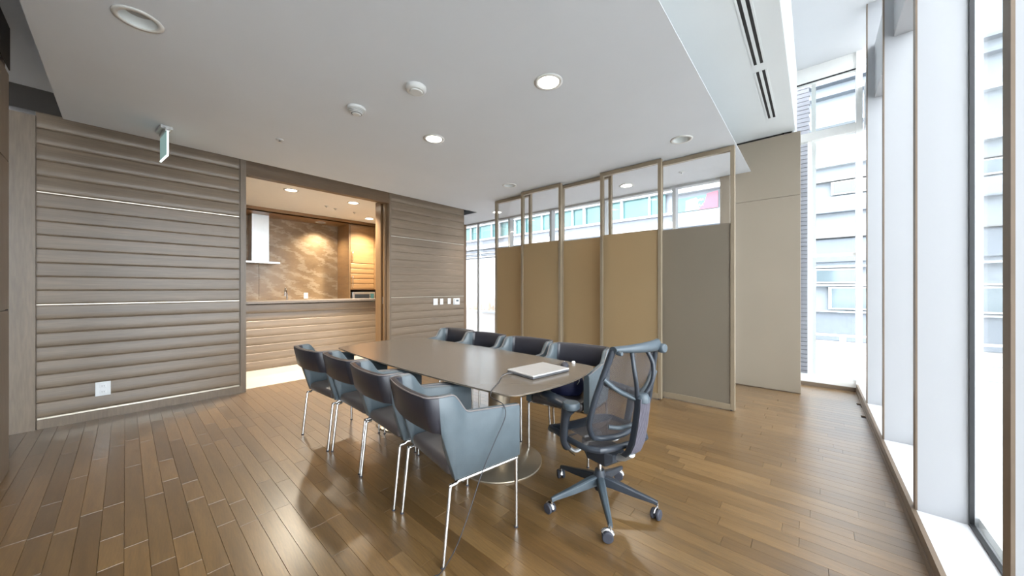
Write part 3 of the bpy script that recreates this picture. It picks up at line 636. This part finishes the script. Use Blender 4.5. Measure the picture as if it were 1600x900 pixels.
# ------------------------------------------------------------------ things on and by the table
t = thing('laptop', 'closed silver laptop on the right end of the table', 'laptop', (-1.51, 2.0, .741), math.radians(-8)); lt = t; ml = Matrix.Translation((-1.51, 2.0, .741)) @ Matrix.Rotation(math.radians(-8), 4, 'Z')
MB().box(-.135, .135, -.185, .185, .002, .014).build('base', M['lapd'], t, .004); MB().box(-.135, .135, -.185, .185, .0145, .026).build('lid', M['paper'], t, .004)
MB().box(-.1, -.03, -.1865, -.185, .005, .011).box(.02, .05, -.1865, -.185, .005, .011).build('ports', M['slot'], t, kind='stuff')
t = thing('mouse', 'black corded computer mouse behind the laptop', 'mouse', (-1.455, 2.265, .741), .6); mt = Matrix.Translation((-1.455, 2.265, .741)) @ Matrix.Rotation(.6, 4, 'Z')
o = MB().lathe([(.030, 0), (.034, .010), (.030, .024), (.018, .034), (.004, .037)], n=20).build('shell', M['rubber'], t); o.scale = (.9, 1.5, 1)
MB().box(-.004, .004, .02, .036, .028, .038).build('wheel', M['slot'], t)
pts = catmull([(-1.44, 2.31, .745), (-1.47, 2.34, .745), (-1.52, 2.31, .746), (-1.55, 2.25, .745), (-1.53, 2.2, .745)], 5)
o = MB().tube([mt.inverted() @ p for p in pts], .002, 6).build('cord', M['cable'], t)
t = thing('bottle_cap', 'tiny white cap lying near the far edge of the table', 'cap', (-1.47, 2.42, .741)); MB().lathe([(.014, 0), (.015, .012), (.012, .016)], n=16).build('cap', M['plate'], t); MB().lathe([(.010, .0165), (.007, .019)], n=12).build('nub', M['steel'], t)
pts = catmull([(-1.603, 1.812, .750), (-1.625, 1.795, .752), (-1.62, 1.73, .748), (-1.53, 1.60, .745), (-1.445, 1.45, .744), (-1.425, 1.425, .738), (-1.42, 1.418, .715), (-1.32, 1.385, .718), (-1.265, 1.365, .712), (-1.242, 1.35, .66), (-1.245, 1.27, .55), (-1.255, 1.19, .42), (-1.26, 1.11, .26), (-1.275, 1.04, .12), (-1.31, .98, .02), (-1.33, .95, .006), (-1.32, .86, .004), (-1.26, .74, .004)], 6)
tag(MB().tube(pts, .0028, 6).build('laptop_cable', M['cable']), 'dark cable from the laptop over an armchair arm to the floor', 'cable')
pts = catmull([(-1.605, 1.822, .750), (-1.61, 1.77, .755), (-1.60, 1.70, .748), (-1.52, 1.585, .746)], 5)
MB().tube([ml.inverted() @ p for p in pts], .002, 6).build('charger_cord', plain('grey cord', (.22, .22, .23), .5), lt)
# bag
def bag():
    t = thing('bag', 'crumpled navy blue bag with white marks on the seat beside the office chair', 'bag', (-1.56, 2.45, .482), .2)
    rings = []; rnd = random.Random(3)
    for (z, s) in ((0, .82), (.03, 1), (.08, 1.04), (.13, .95), (.17, .7), (.195, .35)):
        rings.append([(math.cos(2*PI*k/20)*.155*s*(1+rnd.uniform(-.09, .09)), math.sin(2*PI*k/20)*.12*s*(1+rnd.uniform(-.09, .09)), z+rnd.uniform(-.008, .008)*(z > 0)) for k in range(20)])
    smooth_obj(MB().loft(rings).build('body', M['navy'], t), 1)
    MB().tube(catmull([(.08, -.03, .15), (.13, -.05, .20), (.10, .0, .21), (.05, .04, .17)], 5), .006, 6).build('strap', M['navy'], t)
    MB().tube(catmull([(.125, -.085, .10), (.14, -.075, .125), (.135, -.07, .145)], 4), .0035, 6).build('white_mark', M['ink'], t)
    MB().tube(catmull([(.07, -.118, .11), (.085, -.112, .125), (.10, -.10, .12)], 4), .003, 6).build('white_mark', M['ink'], t)
bag()

# ------------------------------------------------------------------ outside
struct(box('ground', M['concrete'], -40, 40, -30, 60, -.3, -.1))
for i, y in enumerate((8.9, 10.6)): struct(box('pavement_joint', M['facd'], -30, 30, y, y+.05, -.1, -.096))
# far building (facade plane Y=12.9)
FY = 12.9
b = thing('office_building', 'pale office building across the terrace with teal window bands', 'building', (0, FY, 0))
MB().box(-26, -3.75, .25, 8, -.1, 14).build('wall', M['fac'], b)
MB().box(-3.74, 30, .25, 8, -.1, 14).build('wall', M['fac'], b)
def band(nm, mat, x0, x1, z0, z1, d0, d1=.25): return box(nm, mat, x0, x1, d0, d1, z0, z1, b)
for z in (0, 3.98, 8.0): 
    if z: band('cornice', M['facw'], -26, -3.75, z+.80, z+.93, -.02)
for z0 in (3.98, 8.0):
    band('sill_band', M['facw'], -26, -3.75, z0, z0+.085, -.02); band('spandrel', M['facd'], -26, -3.75, z0-.24, z0, .06); band('lower_band', M['facw'], -26, -3.75, z0-.46, z0-.24, .0)
    x = -25.6
    while x < -4.2:
        f = MB().box(x-.04, x+.04, 0, .24, z0+.085, z0+.80).build('window_frame', M['facw'], b)
        box('pane', M['teal'], x+.04, x+1.04, .13, .15, z0+.085, z0+.80, f); box('mullion', M['facw'], x+1.04, x+1.10, .03, .16, z0+.085, z0+.80, f); box('pane', M['teal'], x+1.10, x+1.62, .13, .15, z0+.085, z0+.80, f)
        x += 1.66
# louvres and wall low at left
for k in range(4): band('louvre', M['facd'] if k % 2 else M['facw'], -26, -10.5, 3.06+.1*k, 3.13+.1*k, .05+.03*(k % 2))
band('base_panel', M['white'], -26, -10.5, 0, 3.0, .1)
# right part: bands
for (z0, z1, m_, dd) in ((13.2, 14, 'facw', .1), (8.2, 9.4, 'facd', .12), (7.05, 7.12, 'facd', .02), (6.7, 6.76, 'facd', .02), (5.88, 5.96, 'facw', .05), (4.75, 5.0, 'facw', .05), (4.33, 4.37, 'slot', .06), (3.5, 3.9, 'fac', .1), (3.46, 3.5, 'facd', .04), (2.76, 2.80, 'slot', .04), (2.1, 2.72, 'facd', .14), (1.93, 1.98, 'facw', .02), (1.42, 1.47, 'facw', .02), (.70, .74, 'facw', .0), (-.09, .70, 'facd', .1)):
    band('panel_band', M[m_], -1.6, 30, z0, z1, dd)
for x in [-.0+1.9*k for k in range(14)]:
    f = MB().box(x, x+.9, .10, .22, 1.5, 1.9).build('window', M['frame'], b); box('pane', M['tealp'], x+.05, x+.85, .08, .10, 1.54, 1.86, f)
    f = MB().box(x+.35, x+1.5, .10, .22, 3.95, 4.3).build('window', M['frame'], b); box('pane', M['tealp'], x+.40, x+1.45, .08, .10, 3.98, 4.27, f)
    f = MB().box(x+.3, x+1.6, .10, .22, .78, 1.40).build('window', M['frame'], b); box('pane', M['tealp'], x+.36, x+1.54, .08, .10, .82, 1.36, f)
# banner window
band('parapet', M['fac'], -3.75, -1.6, 3.5, 4.0, -.02); band('cornice', M['facw'], -3.75, -1.6, 4.70, 5.2, .0)
sg = box('banner', M['sgreen'], -3.70, -2.40, .18, .20, 4.06, 4.55, b)
MB().add([(-3.40, .175, 4.08), (-2.95, .175, 4.08), (-3.05, .175, 4.5), (-3.38, .175, 4.44)], [(0, 1, 2, 3)]).build('banner_patch', M['pink'], sg)
MB().add([(-2.98, .172, 4.07), (-2.40, .172, 4.07), (-2.40, .172, 4.62), (-2.72, .172, 4.58), (-2.80, .172, 4.30)], [(0, 1, 2, 3, 4)]).build('banner_patch', M['red'], sg)
rg = random.Random(5); mk = MB()
for row, z in enumerate((4.40, 4.22)):
    for k in range(5):
        x = -3.24+.085*k; mk.tube([(x+rg.uniform(-.01, .01), .165, z-.045+rg.uniform(0, .02)), (x+rg.uniform(0, .05), .165, z+rg.uniform(-.01, .02)), (x+rg.uniform(.02, .06), .165, z+.05), (x+.06, .165, z-.03)], .011, 5)
mk.build('lettering', M['ink'], sg, kind='stuff')
f = MB().box(-2.30, -2.0, .1, .24, 4.06, 4.62).build('window', M['facw'], b); box('pane', M['teal'], -2.26, -2.08, .08, .10, 4.1, 4.58, f)
# brick pier outside the bay window
pb = thing('brick_pier', 'white brick pier just outside the tall bay window', 'pier', (-.16, 6.75, 0))
MB().box(-.24, .10, .01, .4, -.1, 5.4).build('core', M['mortar'], pb)
me = MB().box(-.115, .115, 0, .06, .004, .058).mesh('brick', M['brick'])
for k in range(84):
    o = bpy.data.objects.new('brick', me); C.objects.link(o); o.parent = pb; o.location = (-.015 if k % 2 else .0, -.012, .0+k*.062)
struct(box('trim_outside', M['frame'], -.03, .02, 6.5, 6.6, -.1, 4.4))
# bollard + rail on the terrace
t = thing('bollard', 'short white post on the terrace outside the bay window', 'bollard', (.41, 9.1, -.1)); MB().lathe([(.10, 0), (.10, .02), (.045, .03), (.045, .52)], n=18).build('post', M['white'], t); MB().lathe([(.055, .52), (.055, .56)], n=18).build('cap', M['white'], t)
t = thing('railing', 'low white railing across the terrace outside the windows', 'railing', (3.6, 12.2, -.1)); MB().tube([(-3.8, 0, .24), (8, 0, .24)], .03, 8).build('rail', M['white'], t)
for k in range(10): MB().tube([(-3.7+1.25*k, 0, 0), (-3.7+1.25*k, 0, .24)], .02, 6).build('post', M['white'], t)
# planter with dry grass
t = thing('planter', 'long white planter wall outside the corridor glass', 'planter', (-9.0, 8.0, -.1))
MB().box(-3.5, 2.5, 0, .55, 0, .64).build('body', M['concrete'], t, .004); MB().box(-3.55, 2.55, -.04, .60, .64, .70).build('coping', M['facw'], t, .004)
rg = random.Random(9); g = MB()
for k in range(900):
    x = rg.uniform(-3.3, 2.3); y = rg.uniform(.1, .45); h = rg.uniform(.3, .75); dx = rg.uniform(-.14, .14); dy = rg.uniform(-.1, .1); w = .006
    g.add([(x-w, y, .70), (x+w, y, .70), (x+dx*.4+w*.7, y+dy*.4, .7+h*.6), (x+dx*.4-w*.7, y+dy*.4, .7+h*.6), (x+dx, y+dy, .7+h)], [(0, 1, 2, 3), (3, 2, 4)])
o = g.build('dry_grass', M['grass']); o.location = (-9.0, 8.0, -.1); o['kind'] = 'stuff'; o['label'] = 'dry ornamental grass in the planter outside the corridor glass'; o['category'] = 'grass'
